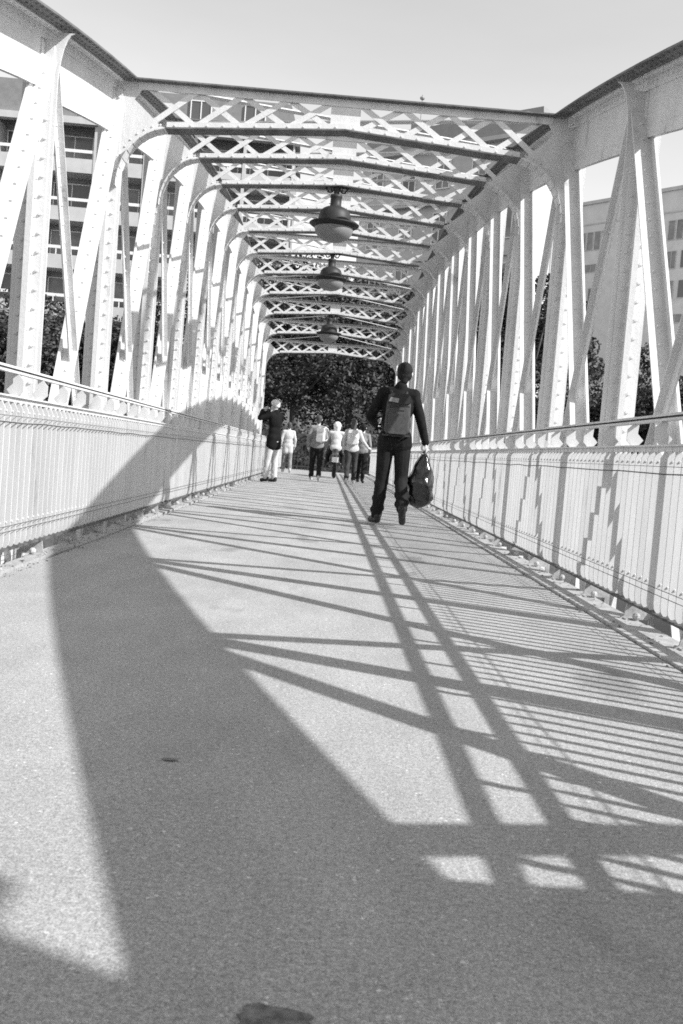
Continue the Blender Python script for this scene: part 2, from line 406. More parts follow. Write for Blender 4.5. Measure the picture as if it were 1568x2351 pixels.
# --- roof wind bracing between the frames
for i in range(1, 11):
    wb = MB()
    for sg in (-1, 1):
        a = Vector((XM+sg*(HS-.30), ny(i)+.03, zt(i)-.030)); b = Vector((XM-sg*(HS-.30), ny(i+1)-.03, zt(i+1)-.030))
        a.z += -.012 if sg > 0 else 0; b.z += -.012 if sg > 0 else 0
        wb.bar(a, b, .04, .005, A=(0, 1, 0))
    wb.build('wind_brace', M['paint'], bridge, fix=True)
# --- cross girders, edge plates
cg = MB()
for i in range(I0, IE+1):
    y = ny(i); cg.box(XL, XR, y-.006, y+.006, ZB+.01, -.17); cg.box(XL, XR, y-.08, y+.08, ZB-.0, ZB+.012); cg.box(EX0, EX1, y-.08, y+.08, -.172, -.161)
cg.build('cross_girder', M['paint'], bridge)
for sg, x0, x1 in ((-1, EX0, DX0-.022), (1, DX1+.022, EX1)):
    ep = MB(); y = YS
    while y < YE:
        ep.box(x0+R.uniform(-.01, .01), x1+R.uniform(-.01, .01), y, y+.822, -.03, .012); y += .83
    ep.build('edge_plate', M['edge'], bridge)
    gr = MB(); gr.box(min(x0, x1) if sg > 0 else DX0-.022, DX1+.022 if sg > 0 else DX0, YS, YE, -.05, -.02)
    gr = MB(); gr.box(DX1 if sg > 0 else DX0-.022, DX1+.022 if sg > 0 else DX0, YS, YE, -.05, -.015); gr.build('edge_joint', M['darkline'], bridge)

# --- railings
def railing(X, s, label):
    """inner side = -s"""
    rt = empty('railing', (X, 0, 0)); tag(rt, label, 'railing', 'railings along the walkway')
    y0, y1 = -2.6, 37.5
    h = MB()
    prof = [(-.018, 1.0755), (-.018, 1.082), (-.011, 1.089), (0, 1.091), (.011, 1.089), (.018, 1.082), (.018, 1.0755)]
    n = len(prof)
    h.add([(x, y0, z) for x, z in prof]+[(x, y1, z) for x, z in prof], [tuple(range(n)), tuple(range(2*n-1, n-1, -1))]+[(i, (i+1) % n, n+(i+1) % n, n+i) for i in range(n)])
    ho = h.build('handrail', M['railpaint'], rt, fix=True)
    g_ = MB(); g_.box(-.013, .013, y0, y1, 1.0655, 1.0752); g_.build('rail_groove', M['darkline'], ho)
    g_ = MB(); g_.box(-.018, .018, y0, y1, 1.052, 1.065); g_.build('rail_bar', M['railpaint'], ho)
    l_ = MB(); l_.box(-.022, .022, y0, y1, .925, .934); l_.box(-.006, .006, y0, y1, .900, .9248); l_.build('middle_rail', M['railpaint'], rt)
    b_ = MB(); b_.box(-.026, .026, y0, y1, .098, .110); b_.build('bottom_rail', M['rust'], rt)
    w_ = MB()
    for z, rr_, xo in ((.79, .0035, -.030), (.235, .0018, -.028), (.205, .0018, -.028), (.825, .0015, -.028)):
        pts = []; y = y0; k = 0
        while y < y1:
            pts.append((s*xo+R.uniform(-.002, .001), y, z+(R.uniform(-.006, .006) if rr_ > .003 else 0))); y += .37 if rr_ > .003 else 1.5
        w_.tube(pts, rr_, 5)
    w_.build('wire', M['wire'], rt)
    # baluster: flat bar standing across the rail, rounded foot, narrow neck
    def fin(mb, y, rv=True):
        x = .024
        pts = [(-x*.35, .925), (-x*.35, .895), (-x, .865), (-x, .155), (-x*.8, .128), (-x*.3, .1105), (x*.3, .1105), (x*.8, .128), (x, .155), (x, .865), (x*.35, .895), (x*.35, .925)]
        mb.poly(pts, y-.0045, y+.0045)
        if rv:
            for z in (.85, .25): mb.rivet((-s*.0, y-.0045, z), (0, -1, 0), .007, .006)
    f0 = MB(); fin(f0, 0); first = f0.build('baluster', M['railpaint'], rt, fix=True)
    ys = []; y = 2.6
    while y < y1: ys.append(y); y += .1
    near = ys[:100]; far = ys[100:]+[2.6-.1*k for k in range(1, 50)]
    first.location = (0, near[0], 0)
    for y in near[1:]:
        c = first.copy(); c.location = (0, y, 0); C.objects.link(c); c.parent = rt
    fm = MB()
    for y in far: fin(fm, y, y < 22)
    tag(fm.build('balusters', M['railpaint'], rt, fix=True), kind='stuff')
    # brackets between the two rails and feet under the bottom rail
    br = MB(); br.poly([(s*-.015, 1.0515), (s*-.045, 1.02), (s*-.045, .96), (s*-.020, .9345), (s*.020, .9345), (s*.045, .965), (s*.012, 1.0), (s*.016, 1.0515)], -.004, .004)
    b0 = br.build('rail_bracket', M['railpaint'], rt, fix=True); y = y0+.2; yy = []
    while y < y1: yy.append(y); y += .46
    b0.location = (0, yy[0], 0)
    for y in yy[1:]:
        c = b0.copy(); c.location = (0, y, 0); C.objects.link(c); c.parent = rt
    ft = MB(); ft.poly([(s*-.02, .097), (s*-.03, .03), (s*-.055, .0125), (s*.10, .0125), (s*.10, -.10), (s*.13, -.10), (s*.13, .06), (s*.05, .097)], -.006, .006)
    ft.box(-.035, .035, -.05, .05, .0125, .02); ft.ball((s*.02, -.05, .035), (.022, .022, .02), 8, 5); 
    f1 = ft.build('foot', M['edge'], rt, fix=True); y = y0+.35; yy = []
    while y < y1: yy.append(y); y += .83
    f1.location = (0, yy[0], 0)
    for y in yy[1:]:
        c = f1.copy(); c.location = (0, y, 0); C.objects.link(c); c.parent = rt
    st = MB()
    for y in [ny(i)-.25 for i in range(-4, 15)]: st.box(-.03, .03, y-.02, y+.02, .0125, .9245)
    return rt
railing(1.67, 1, 'white railing of flat upright bars, striped by truss shadows, beside the man with the bag')
railing(-1.70, -1, 'white railing with a broad slanting shadow across it, behind the man in the black coat')

# --- lamps
lm = empty('pendant_lamp', (0, 0, 0))
m_ = MB(); m_.lathe([(0, -.0), (.05, 0), (.05, -.03), (.035, -.05), (.035, -.09), (.075, -.10), (.08, -.13), (.072, -.14), (.072, -.235), (.085, -.245), (.088, -.255), (.13, -.265), (.165, -.285), (.192, -.32), (.207, -.365), (.213, -.41), (.213, -.455)], n=36)
m_.build('lamp_cap', M['lampmetal'], lm, smooth=True)
m_ = MB(); m_.lathe([(.20, -.44), (.22, -.445), (.315, -.462), (.325, -.475), (.31, -.49), (.27, -.515), (.25, -.52), (.20, -.50)], n=36); m_.build('lamp_rim', M['lamprim'], lm, smooth=True)
m_ = MB(); m_.lathe([(.250, -.505), (.248, -.55), (.230, -.60), (.19, -.645), (.13, -.68), (.07, -.695), (.0, -.70)], n=36); m_.build('lamp_bowl', M['lampglass'], lm, smooth=True)
m_ = MB()
for sg in (-1, 1):
    for sy in (-.0,):
        pts = [(sg*(.03+.16*k/10), sy, -.02-.05*math.sin(k/10*math.pi*1.5)) for k in range(11)]; m_.tube(pts, .009, 6)
        pts = [(sg*(.10+.035*math.cos(a)), sy, -.035+.035*math.sin(a)) for a in [k*.6 for k in range(10)]]; m_.tube(pts, .007, 6)
m_.box(-.19, .19, -.03, .03, -.004, .004)
m_.build('scroll_bracket', M['iron'], lm, fix=True)
labs = ['large domed lamp hanging from the third cross frame, the biggest and highest in view', 'domed lamp hanging midway along the bridge, second of three', 'small domed lamp hanging farthest off just before the dark trees']
for k, i in enumerate((3, 6, 9)):
    o = lm if k == 0 else copy_tree(lm)
    o.location = (XM+(-.07, -.12, -.12)[k], ny(i), zt(i)-.302-.002); tag(o, labs[k], 'lamp', 'pendant lamps under the cross frames')

# --- piers added behind the photographer, the sunny one to shade the deck
for X_, sg in ((2.45, 1), (-2.6, -1)):
    pr = empty('added_pier', (X_+sg*.4, -1.86, 0)); tag(pr, 'tall square pier added out of view at the near bridge end, %s side' % ('sunny' if sg > 0 else 'shady'), 'pier')
    b = MB(); b.box(-.4, .4, -1.48, 1.48, -5, 3.2); b.build('shaft', M['quay'], pr)
    b = MB(); b.box(-.5, .5, -1.58, 1.58, 3.2005, 3.4); b.box(-.42, .42, -1.5, 1.5, 3.4005, 3.6); b.build('cap', M['quay'], pr)

# ------------------------------------------------------------------ marks on the walkway
def stain(px, py, rx, ry, seed, name='asphalt_stain', g_='stain'):
    c = PT(px, py, 5); k = CAMH/(CAMH-c.z); c = Vector((c.x*k, 5*k, 0)); q = MB(); n = 40; rs = random.Random(seed)
    pts = []
    for j in range(n):
        a = 2*math.pi*j/n; f = 1+.35*noise.noise(Vector((math.cos(a)*1.5+seed, math.sin(a)*1.5, 0)))+.18*noise.noise(Vector((math.cos(a)*5, math.sin(a)*5+seed, 0)))
        pts.append((c.x+rx*f*math.cos(a), c.y+ry*f*math.sin(a), .003))
    q.add(pts, [tuple(range(n))]); tag(q.build(name, M[g_]), kind='structure')
M['stain'] = mat('stain', 0.16, 0.8, var=0.45, scale=60); M['stain2'] = mat('stain_faint', 0.35, 0.8, var=0.3, scale=50)
stain(622, 2345, .052, .036, 1); stain(390, 1745, .018, .010, 2)
def litter(name, x0, x1, n, seed, label=None):
    q = random.Random(seed); b = MB()
    for k in range(n):
        y = 3.2+25*q.random()**1.5; x = x0+(x1-x0)*q.random(); s_ = q.uniform(.003, .010)*(1 if q.random() < .85 else 1.8); a = q.uniform(0, 6.28); n_ = 5; z = .0135
        if not (x < EX0+.11 or x > EX1-.20): z = .001
        pts = [Vector((x+s_*math.cos(a+2*math.pi*j/n_)*q.uniform(.6, 1.1), y+1.4*s_*math.sin(a+2*math.pi*j/n_)*q.uniform(.5, 1.1), z+q.uniform(0, s_*.5))) for j in range(n_)]
        top = Vector((x, y, z+s_*.6)); b.add(pts+[top], [(j, (j+1) % n_, n_) for j in range(n_)])
    tag(b.build(name, M['rust']), kind='stuff')
litter('leaf_litter', EX0+.01, DX0+.04, 700, 3); litter('leaf_litter', DX1-.03, EX1-.01, 450, 4)

# ------------------------------------------------------------------ people
def remesh(mb, voxel, name, m, parent, smooth_it=3):
    me = bpy.data.meshes.new('tmp'); me.from_pydata(mb.v, [], mb.f)
    o = bpy.data.objects.new('tmp', me); C.objects.link(o)
    rm = o.modifiers.new('r', 'REMESH'); rm.mode = 'VOXEL'; rm.voxel_size = voxel
    sm = o.modifiers.new('s', 'SMOOTH'); sm.iterations = smooth_it; sm.factor = .5
    dg = bpy.context.evaluated_depsgraph_get(); new = bpy.data.meshes.new_from_object(o.evaluated_get(dg))
    bpy.data.objects.remove(o); bpy.data.meshes.remove(me)
    new.name = name; new.materials.clear()
    for mm in (m if isinstance(m, (list, tuple)) else [m]): new.materials.append(mm)
    new.polygons.foreach_set('use_smooth', [True]*len(new.polygons))
    q = bpy.data.objects.new(name, new); C.objects.link(q)
    if parent: q.parent = parent
    return q
def hand(mb, wr, dirv, palm_n, side, curl=0.5, k=1.0):
    """fingers leave the end of the palm; thumb leaves its side"""
    dirv = Vector(dirv).normalized(); n = Vector(palm_n); n = (n-dirv*n.dot(dirv)).normalized(); a = dirv.cross(n)*side
    wr = Vector(wr); c = wr+dirv*.05*k
    for t in (-.022, 0, .022): mb.cap(wr+a*t*.6*k, wr+dirv*.085*k+a*t*k, .016*k, .014*k, 8)
    for j, (t, ln) in enumerate(((-.032, .072), (-.011, .08), (.011, .074), (.031, .058))):
        b = wr+dirv*.088*k+a*t*k; an = curl*1.1
        d1 = (dirv*math.cos(an)+n*math.sin(an)); p1 = b+d1*ln*.45*k
        d2 = (dirv*math.cos(an*2.1)+n*math.sin(an*2.1)); p2 = p1+d2*ln*.35*k
        d3 = (dirv*math.cos(an*2.9)+n*math.sin(an*2.9)); p3 = p2+d3*ln*.22*k
        mb.cap(b, p1, .0095*k, .009*k, 8); mb.cap(p1, p2, .009*k, .0085*k, 8); mb.cap(p2, p3, .0085*k, .007*k, 8)
    b = wr+dirv*.025*k-a*.030*k; p1 = b+(dirv*.6-a*.7+n*.3).normalized()*.035*k; p2 = p1+(dirv*.85+n*.5).normalized()*.03*k
    mb.cap(b, p1, .013*k, .010*k, 8); mb.cap(p1, p2, .010*k, .008*k, 8)
def person(loc, rz, H, J, label, top, legs, shoes, hairm, group=None, voxel=.012, hem=.86, hair='short', skirt=False, coll=None, cap_m=None, headturn=0):
    """J: joints for a 1.80 m figure facing +Y (x right)"""
    k = H/1.80; root = empty('person', loc, rz); root.scale = (k, k, k); tag(root, label, 'person', group)
    V = {a: Vector(b) for a, b in J.items() if len(b) == 3}
    neck, head, chest, waist, pel = V['neck'], V['head'], V['chest'], V['waist'], V['pelvis']
    def torso(mb, inf):
        mb.ball(chest, (.165+inf, .115+inf, .19+inf), 16, 10); mb.ball(waist, (.145+inf, .105+inf, .16+inf), 16, 10); mb.ball(pel, (.165+inf, .12+inf, .13+inf), 16, 10)
        mb.cap(V['shL'], V['shR'], .062+inf, .062+inf)
        for sh in ('shL', 'shR'): mb.cap(neck-Vector((0, 0, .03)), V[sh]+Vector((0, 0, .01)), .05+inf*.7, .05+inf*.7)
    def arms(mb, inf, end=1.0):
        for q in 'LR':
            mb.cap(V['sh'+q], V['el'+q], .052+inf, .040+inf); mb.cap(V['el'+q], fr(V['el'+q], V['wr'+q], end), .041+inf, .028+inf)
    def legsf(mb, inf, end=1.0, knee=.058):
        for q in 'LR':
            mb.cap(V['hip'+q], V['kn'+q], .088+inf, knee+inf); mid = fr(V['kn'+q], V['an'+q], .3)
            mb.cap(V['kn'+q], mid, knee+inf, .054+inf); mb.cap(mid, fr(V['kn'+q], V['an'+q], end), .054+inf, .036+inf)
    b = MB(); torso(b, -.012); arms(b, -.006); legsf(b, -.006)
    hd = MB()
    b.cap(neck-Vector((0, 0, .05)), head-Vector((0, 0, .05)), .056, .052)
    ft = Vector((math.sin(headturn), math.cos(headturn), 0)); rt_ = Vector((ft.y, -ft.x, 0))
    hc = head
    b.ball(hc+Vector((0, 0, .03)), (.080, .096, .094) if abs(ft.y) > .7 else (.096, .080, .094), 16, 12)
    b.cap(hc+ft*.02-Vector((0, 0, .03)), hc+ft*.045-Vector((0, 0, .075)), .062, .038)
    b.cap(hc+ft*.085+Vector((0, 0, .02)), hc+ft*.105-Vector((0, 0, .015)), .009, .014, 8)
    b.cap(hc+ft*.088-Vector((0, 0, .045))-rt_*.018, hc+ft*.088-Vector((0, 0, .045))+rt_*.018, .008, .008, 8)
    for q in (-1, 1):
        b.ball(hc+rt_*.084*q+Vector((0, 0, .005)), (.012 if abs(ft.y) > .7 else .02, .02 if abs(ft.y) > .7 else .012, .032), 8, 6)
    for q, s_ in (('L', -1), ('R', 1)):
        dv = V['hd'+q]-V['wr'+q]; pn = V.get('pn'+q, Vector((-s_, 0, 0)))
        hand(b, V['wr'+q], dv, pn, s_, J.get('curl'+q, (.35,))[0] if ('curl'+q) in J else .35)
        ank = V['an'+q]; toe = V['toe'+q]
        b.cap(ank, toe, .036, .028)
    body = remesh(b, voxel, 'body', M['skin'], root, 2)
    # eyes
    e = MB()
    for q in (-1, 1): e.ball(hc+ft*.083+rt_*.03*q+Vector((0, 0, .022)), .010, 8, 6)
    e.build('eye', M['hair'], body, smooth=True)
    # hair
    h = MB()
    if hair == 'short':
        h.ball(hc+Vector((0, 0, .045))-ft*.012, (.087, .103, .090) if abs(ft.y) > .7 else (.103, .087, .090), 18, 12)
        h.ball(hc+Vector((0, 0, -.012))-ft*.030, (.083, .072, .072) if abs(ft.y) > .7 else (.072, .083, .072), 16, 10); h.cap(hc-ft*.05-Vector((0, 0, .05)), hc-ft*.055-Vector((0, 0, .075)), .048, .042)
    elif hair == 'long':
        h.ball(hc+Vector((0, 0, .045))-ft*.012, (.09, .105, .09), 18, 12); h.cap(hc-ft*.04, hc-ft*.06-Vector((0, 0, .17)), .08, .07)
    elif hair == 'cap':
        h.ball(hc+Vector((0, 0, .055)), (.098, .104, .08), 18, 12); h.cap(hc+ft*.08+Vector((0, 0, .045))-rt_*.04, hc+ft*.13+Vector((0, 0, .04)), .018, .014)
        h.cap(hc+ft*.08+Vector((0, 0, .045))+rt_*.04, hc+ft*.13+Vector((0, 0, .04)), .018, .014)
        h.ball(hc+Vector((0, 0, .0))-ft*.035, (.075, .07, .06), 16, 10)
    elif hair == 'helmet':
        h.ball(hc+Vector((0, 0, .035)), (.125, .14, .135), 18, 12); h.cap(hc-Vector((0, 0, .04)), hc-Vector((0, 0, .07)), .115, .10)
    remesh(h, min(voxel, .014), 'hair' if hair != 'helmet' else 'helmet', hairm, body, 3 if hair != 'helmet' else 5)
    # clothes
    t = MB(); torso(t, .012)
    for q in 'LR':
        mid = fr(V['el'+q], V['wr'+q], .96); t.cap(V['sh'+q], V['el'+q], .068, .056); t.cap(V['el'+q], mid, .056, .043)
    hemc = Vector((pel.x, pel.y, hem)); t.cap(pel+Vector((-.07, 0, 0)), hemc+Vector((-.075, 0, .10)), .115, .118); t.cap(pel+Vector((.07, 0, 0)), hemc+Vector((.075, 0, .10)), .115, .118)
    if coll: t.cap(neck-Vector((0, 0, .04)), neck+Vector((0, -.005, .015)), .078, .068)
    jo = remesh(t, voxel, 'jacket', top, body, 3)
    tr = MB(); tr.ball(pel-Vector((0, 0, .02)), (.165, .125, .13), 16, 10)
    for q in 'LR':
        kn = V['kn'+q]; an = V['an'+q]; tr.cap(V['hip'+q], kn, .102, .074); tr.cap(kn, fr(kn, an, .35), .074, .072); tr.cap(fr(kn, an, .35), fr(kn, an, .93), .072, .062)
        sd_ = -1 if q == 'L' else 1
        for zz in (.1, .5, .8): tr.cap(fr(kn, an, zz)+Vector((-.03, .02, 0)), fr(kn, an, zz)+Vector((.03, .0, .02)), .05, .048)
    remesh(tr, voxel, 'trousers', legs, body, 3)
    for q in 'LR':
        ank = V['an'+q]; toe = V['toe'+q]; heel = ank+(ank-toe).normalized()*.035; s_ = MB()
        dz = (toe-ank); 
        s_.cap(heel-Vector((0, 0, .035 if abs(dz.z) < .09 else .0)), toe+Vector((0, 0, .012)), .042, .040); s_.cap(heel, ank+Vector((0, 0, .02)), .044, .046); s_.cap(ank, fr(ank, toe, .7), .046, .038)
        remesh(s_, min(voxel, .012), 'shoe', shoes, body, 2)
    return root, body, jo

STAND = dict(neck=(0, -.01, 1.50), head=(0, .015, 1.655), chest=(0, 0, 1.30), waist=(0, 0, 1.10), pelvis=(0, 0, .96),
  shL=(-.165, 0, 1.435), shR=(.165, 0, 1.435), elL=(-.24, -.02, 1.17), elR=(.24, -.02, 1.17), wrL=(-.24, .06, .93), wrR=(.24, .06, .93), hdL=(-.24, .1, .84), hdR=(.24, .1, .84),
  hipL=(-.085, 0, .92), hipR=(.085, 0, .92), knL=(-.095, .02, .50), knR=(.095, .02, .50), anL=(-.10, 0, .085), anR=(.10, 0, .085), toeL=(-.12, .15, .035), toeR=(.12, .15, .035))
def pose(**kw):
    q = dict(STAND); q.update(kw); return q
# main man, walking away, helmet-bag in the right hand
mp = PT(893, 1208, 1); MY = 11.13
manX = 0.77
J = pose(head=(.045, .03, 1.655), neck=(.02, 0, 1.50), chest=(.0, -.01, 1.30), elL=(-.285, .02, 1.18), wrL=(-.22, .22, 1.10), hdL=(-.15, .28, 1.16), elR=(.255, -.03, 1.18), wrR=(.335, .02, .93), hdR=(.35, .03, .84), curlR=(.75,), curlL=(.6,), pnR=(-1, 0, 0), 
         hipL=(-.095, 0, .93), hipR=(.085, 0, .93), knL=(-.105, .06, .50), anL=(-.135, .08, .085), toeL=(-.18, .22, .04), knR=(.10, .0, .515), anR=(.115, -.27, .19), toeR=(.135, -.17, .06))
man, mbody, mj = person((manX-.02, MY, 0), 0, 1.85, J, 'man in a dark jacket walking away, grey backpack on, glossy black bag in right hand', M['jacket'], M['trousers'], M['shoe'], M['hair'], voxel=.0085, hem=.80, coll=True)

def backpack(loc, rz, w, h, dp, m, mt, label, big=True):
    rt = empty('backpack', loc, rz)
    tag(rt, label, 'backpack')
    b = MB(); n = 14
    # rounded pack body: superellipse rings
    rings = []
    N = 24
    for j in range(n+1):
        t = j/n; z = h*t; sw = (1-abs(2*t-1)**4.5*.25); 
        sw = min(1, (math.sin(min(1, t*5+.25)*math.pi/2)))*min(1, math.sin(min(1, (1-t)*4+.2)*math.pi/2)); bul = 1-.25*t
        for k in range(N):
            a = 2*math.pi*k/N; c, s_ = math.cos(a), math.sin(a); e = .45
            b.v.append((w/2*sw*(1-.12*t)*math.copysign(abs(c)**e, c), -dp/2+dp/2*sw*bul*math.copysign(abs(s_)**e, s_), z))
    for j in range(n):
        for k in range(N):
            a = j*N+k; q = j*N+(k+1) % N; b.f.append((a, q, q+N, a+N))
    b.f.append(tuple(reversed(range(N)))); b.f.append(tuple(n*N+k for k in range(N)))
    body = b.build('pack_body', m, rt, smooth=True)
    fl = MB(); fl.poly([(-w*.42, h*.80), (-w*.40, h*.97), (-w*.30, h*1.02), (w*.30, h*1.02), (w*.40, h*.97), (w*.42, h*.80), (w*.05, h*.765), (-w*.05, h*.765)], -dp*1.02, -dp*.30); fl.build('flap', mt if big else m, rt, fix=True)
    pk = MB(); pk.poly([(-w*.36, h*.10), (-w*.38, h*.5), (-w*.30, h*.54), (w*.30, h*.54), (w*.38, h*.5), (w*.36, h*.10), (w*.30, h*.06), (-w*.30, h*.06)], -dp*1.10, -dp*.6); pk.build('front_pocket', m, rt, fix=True)
    st = MB()
    for sg in (-1, 1):
        st.tube([(sg*w*.25, -.02, h*.98), (sg*w*.30, .05, h*1.08), (sg*w*.38, .16, h*1.02), (sg*w*.45, .24, h*.72), (sg*w*.52, .17, h*.35), (sg*w*.46, .0, h*.12)], .017, 8)
    st.build('shoulder_strap', mt, rt, smooth=True)
    if big:
        bs = MB(); bs.tube([(-w*.5, .02, h*.03), (-w*.3, -dp*.9, h*.03), (w*.3, -dp*.9, h*.03), (w*.5, .02, h*.03)], .012, 6); bs.build('waist_strap', mt, rt); bs = MB(); bs.box(-w*.45, w*.40, -dp*1.12, -dp*1.105, h*.70, h*.735); bs.build('compression_strap', mt, rt)
        pt = MB(); pt.poly([(-w*.40, h*.82), (-w*.34, h*.92), (-w*.02, h*.90), (-w*.04, h*.80)], -dp*1.04, -dp*1.022); pt.build('patch', M['lightgrey'], rt, fix=True)
    return rt
backpack((manX-.025, MY-.115, 1.0), 0, .29, .46, .15, M['pack'], M['packdark'], 'grey backpack with dark flap and straps on the back of the man walking away')
# glossy black bag hanging from his right hand
bb = MB(); n, N = 22, 28
Rb = random.Random(3)
for j in range(n+1):
    t = j/n; z = -.62*t
    wdt = .02+.13*math.sin(min(1, t*1.15)**.8*math.pi*.62)**1.1 if t > .0 else .02
    if t > .8: wdt *= math.sqrt(max(0.02, 1-((t-.8)/.2)**2))
    for k in range(N):
        a = 2*math.pi*k/N; f = 1+.22*noise.noise(Vector((math.cos(a)*1.6, math.sin(a)*1.6, t*5)))+.17*abs(noise.noise(Vector((math.cos(a)*3.5, math.sin(a)*3.5, t*9+3))))-.05
        bb.v.append((wdt*f*math.cos(a)-.035*t, wdt*.85*f*math.sin(a), z))
for j in range(n):
    for k in range(N):
        a = j*N+k; q = j*N+(k+1) % N; bb.f.append((a, q, q+N, a+N))
bb.f.append(tuple(reversed(range(N)))); bb.f.append(tuple(n*N+k for k in range(N)))
bagx = empty('carrier_bag', (manX-.02+.345, MY+.02, .845)); tag(bagx, "glossy black bag hanging from the walking man's right hand", 'bag')
bb.build('bag_body', M['plastic'], bagx, smooth=True, fix=True)
hl = MB(); hl.tube([(-.02, .03, -.06), (-.02, .025, .0), (-.01, 0, .025), (.0, -.03, .0), (.0, -.035, -.06)], .008, 8); hl.build('handle', M['plastic'], bagx, smooth=True)

# far people
cp = PT(618, 1104, 22.0)
J = pose(head=(0, .02, 1.655), elL=(-.36, .12, 1.36), wrL=(-.16, .24, 1.54), hdL=(-.08, .20, 1.60), elR=(.34, .14, 1.34), wrR=(.14, .24, 1.53), hdR=(.07, .20, 1.60), pnL=(0, -1, 0), pnR=(0, -1, 0),
   toeL=(-.14, .15, .035), anL=(-.11, .06, .085), knL=(-.10, .05, .5))
person((PT(622, 1100, 22.4).x, 22.4, 0), rad(52), 1.88, J, 'man in black coat and white cap by the left rail, hands raised to his face', M['coat'], M['cream'], M['shoe'], M['hairwhite'], voxel=.016, hem=.70, hair='cap', coll=True)
walk = dict(knL=(-.10, .10, .50), anL=(-.10, .14, .09), toeL=(-.11, .28, .05), knR=(.10, -.02, .50), anR=(.10, -.16, .12), toeR=(.11, -.03, .035))
walk2 = dict(knR=(.10, .10, .50), anR=(.10, .14, .09), toeR=(.11, .28, .05), knL=(-.10, -.02, .50), anL=(-.10, -.16, .12), toeL=(-.11, -.03, .035))
x = PT(657, 1080, 33).x
person((x, 33, 0), rad(10), 1.70, pose(**walk), 'person in pale clothes walking beyond the man in the black coat', M['cream'], M['lightgrey'], M['shoelight'], M['hairmid'], voxel=.02, hem=.66)
x = PT(722, 1100, 25.8).x
person((x, 25.8, 0), 0, 1.74, pose(**walk), 'person in a light top and dark trousers walking left of the motorcyclist', M['lightgrey'], M['trousers'], M['shoelight'], M['hairmid'], voxel=.018, hem=.88)
backpack((x+.10, 25.8-.10, 1.02), rad(-20), .24, .36, .13, M['packwhite'], M['packwhite'], 'small white backpack slung on the person left of the motorcyclist', False)
x2 = PT(803, 1100, 25.6).x
person((x2, 25.6, 0), 0, 1.70, pose(wrR=(.42, .12, 1.05), elR=(.28, .0, 1.20), hdR=(.50, .15, 1.02), **walk2), 'woman in a pale top and jeans with a white backpack, right of the motorcyclist', M['cream'], M['jeans'], M['shoelight'], M['hairmid'], voxel=.018, hem=.88, hair='long')
backpack((x2-.01, 25.6-.105, 1.02), 0, .30, .38, .14, M['packwhite'], M['packwhite'], 'white backpack on the woman right of the motorcyclist', False)
x3 = PT(826, 1098, 27.6).x
person((x3, 27.6, 0), rad(-15), 1.66, pose(**walk), 'person in dark trousers half hidden behind the woman with the white backpack', M['lightgrey'], M['trousers'], M['shoe'], M['hair'], voxel=.02, hem=.90)
# motorcyclist
xm = PT(766, 1090, 31.5).x; my = 31.5
mc = empty('motorcycle', (xm, my, 0)); tag(mc, 'black motorcycle with a blank pale number plate ridden away between the walkers', 'motorcycle')
for yy in (-.62, .68):
    t_ = MB()
    for k in range(24):
        pass
    ring = [(0, yy+.25*math.cos(a), .31+.25*math.sin(a)) for a in [2*math.pi*k/24 for k in range(25)]]
    t_.tube(ring, .06, 8, cap=False); wo_ = t_.build('wheel', M['rubber'], mc, smooth=True)
    rm_ = MB(); ring = [(0, yy+.17*math.cos(a), .31+.17*math.sin(a)) for a in [2*math.pi*k/24 for k in range(25)]]; rm_.tube(ring, .018, 6, cap=False)
    for k in range(6):
        a = math.pi*k/3; rm_.tube([(0, yy, .31), (0, yy+.17*math.cos(a), .31+.17*math.sin(a))], .012, 5)
    rm_.build('rim', M['chrome'], wo_)
b = MB(); b.cap((0, -.55, .82), (0, .05, .80), .11, .13); b.cap((0, .05, .85), (0, .45, .92), .16, .13); b.cap((0, .0, .55), (0, .4, .5), .15, .17); b.cap((0, -.62, .78), (0, -.8, .62), .09, .07); b.cap((-.16, -.5, .45), (-.14, .2, .35), .055, .04); b.cap((.16, -.5, .45), (.14, .2, .35), .055, .04)
b.cap((0, .5, .95), (0, .7, .4), .10, .08)
remesh(b, .02, 'fairing', M['blackmetal'], mc)
b = MB(); b.tube([(-.38, .35, 1.05), (-.2, .5, 1.02), (0, .52, 1.0), (.2, .5, 1.02), (.38, .35, 1.05)], .018, 8); b.build('handlebar', M['blackmetal'], mc, smooth=True)
for sg in (-1, 1):
    b = MB(); b.tube([(sg*.3, .42, 1.04), (sg*.34, .46, 1.22)], .008, 6); b.ball((sg*.36, .46, 1.25), (.075, .02, .045), 10, 8); b.build('mirror', M['blackmetal'], mc, smooth=True)
b = MB(); b.box(-.10, .10, -.905, -.895, .50, .66); b.build('number_plate', M['white'], mc)
b = MB(); b.ball((0, -.88, .76), (.09, .03, .04), 12, 8); b.build('tail_light', M['lightgrey'], mc, smooth=True)
J = pose(pelvis=(0, 0, .93), waist=(0, .03, 1.08), chest=(0, .08, 1.26), neck=(0, .10, 1.46), head=(0, .14, 1.61), shL=(-.19, .09, 1.41), shR=(.19, .09, 1.41), elL=(-.30, .25, 1.20), elR=(.30, .25, 1.20), wrL=(-.36, .46, 1.09), wrR=(.36, .46, 1.09), hdL=(-.36, .55, 1.07), hdR=(.36, .55, 1.07),
   hipL=(-.11, .03, .90), hipR=(.11, .03, .90), knL=(-.24, .36, .72), knR=(.24, .36, .72), anL=(-.24, .10, .36), anR=(.24, .10, .36), toeL=(-.26, .25, .32), toeR=(.26, .25, .32), pnL=(0, 0, -1), pnR=(0, 0, -1))
person((xm, my-.20, 0), 0, 1.80, J, 'motorcyclist in a white top and white helmet riding away at the far end', M['cream'], M['trousers'], M['shoe'], M['white'], voxel=.02, hem=.84, hair='helmet')

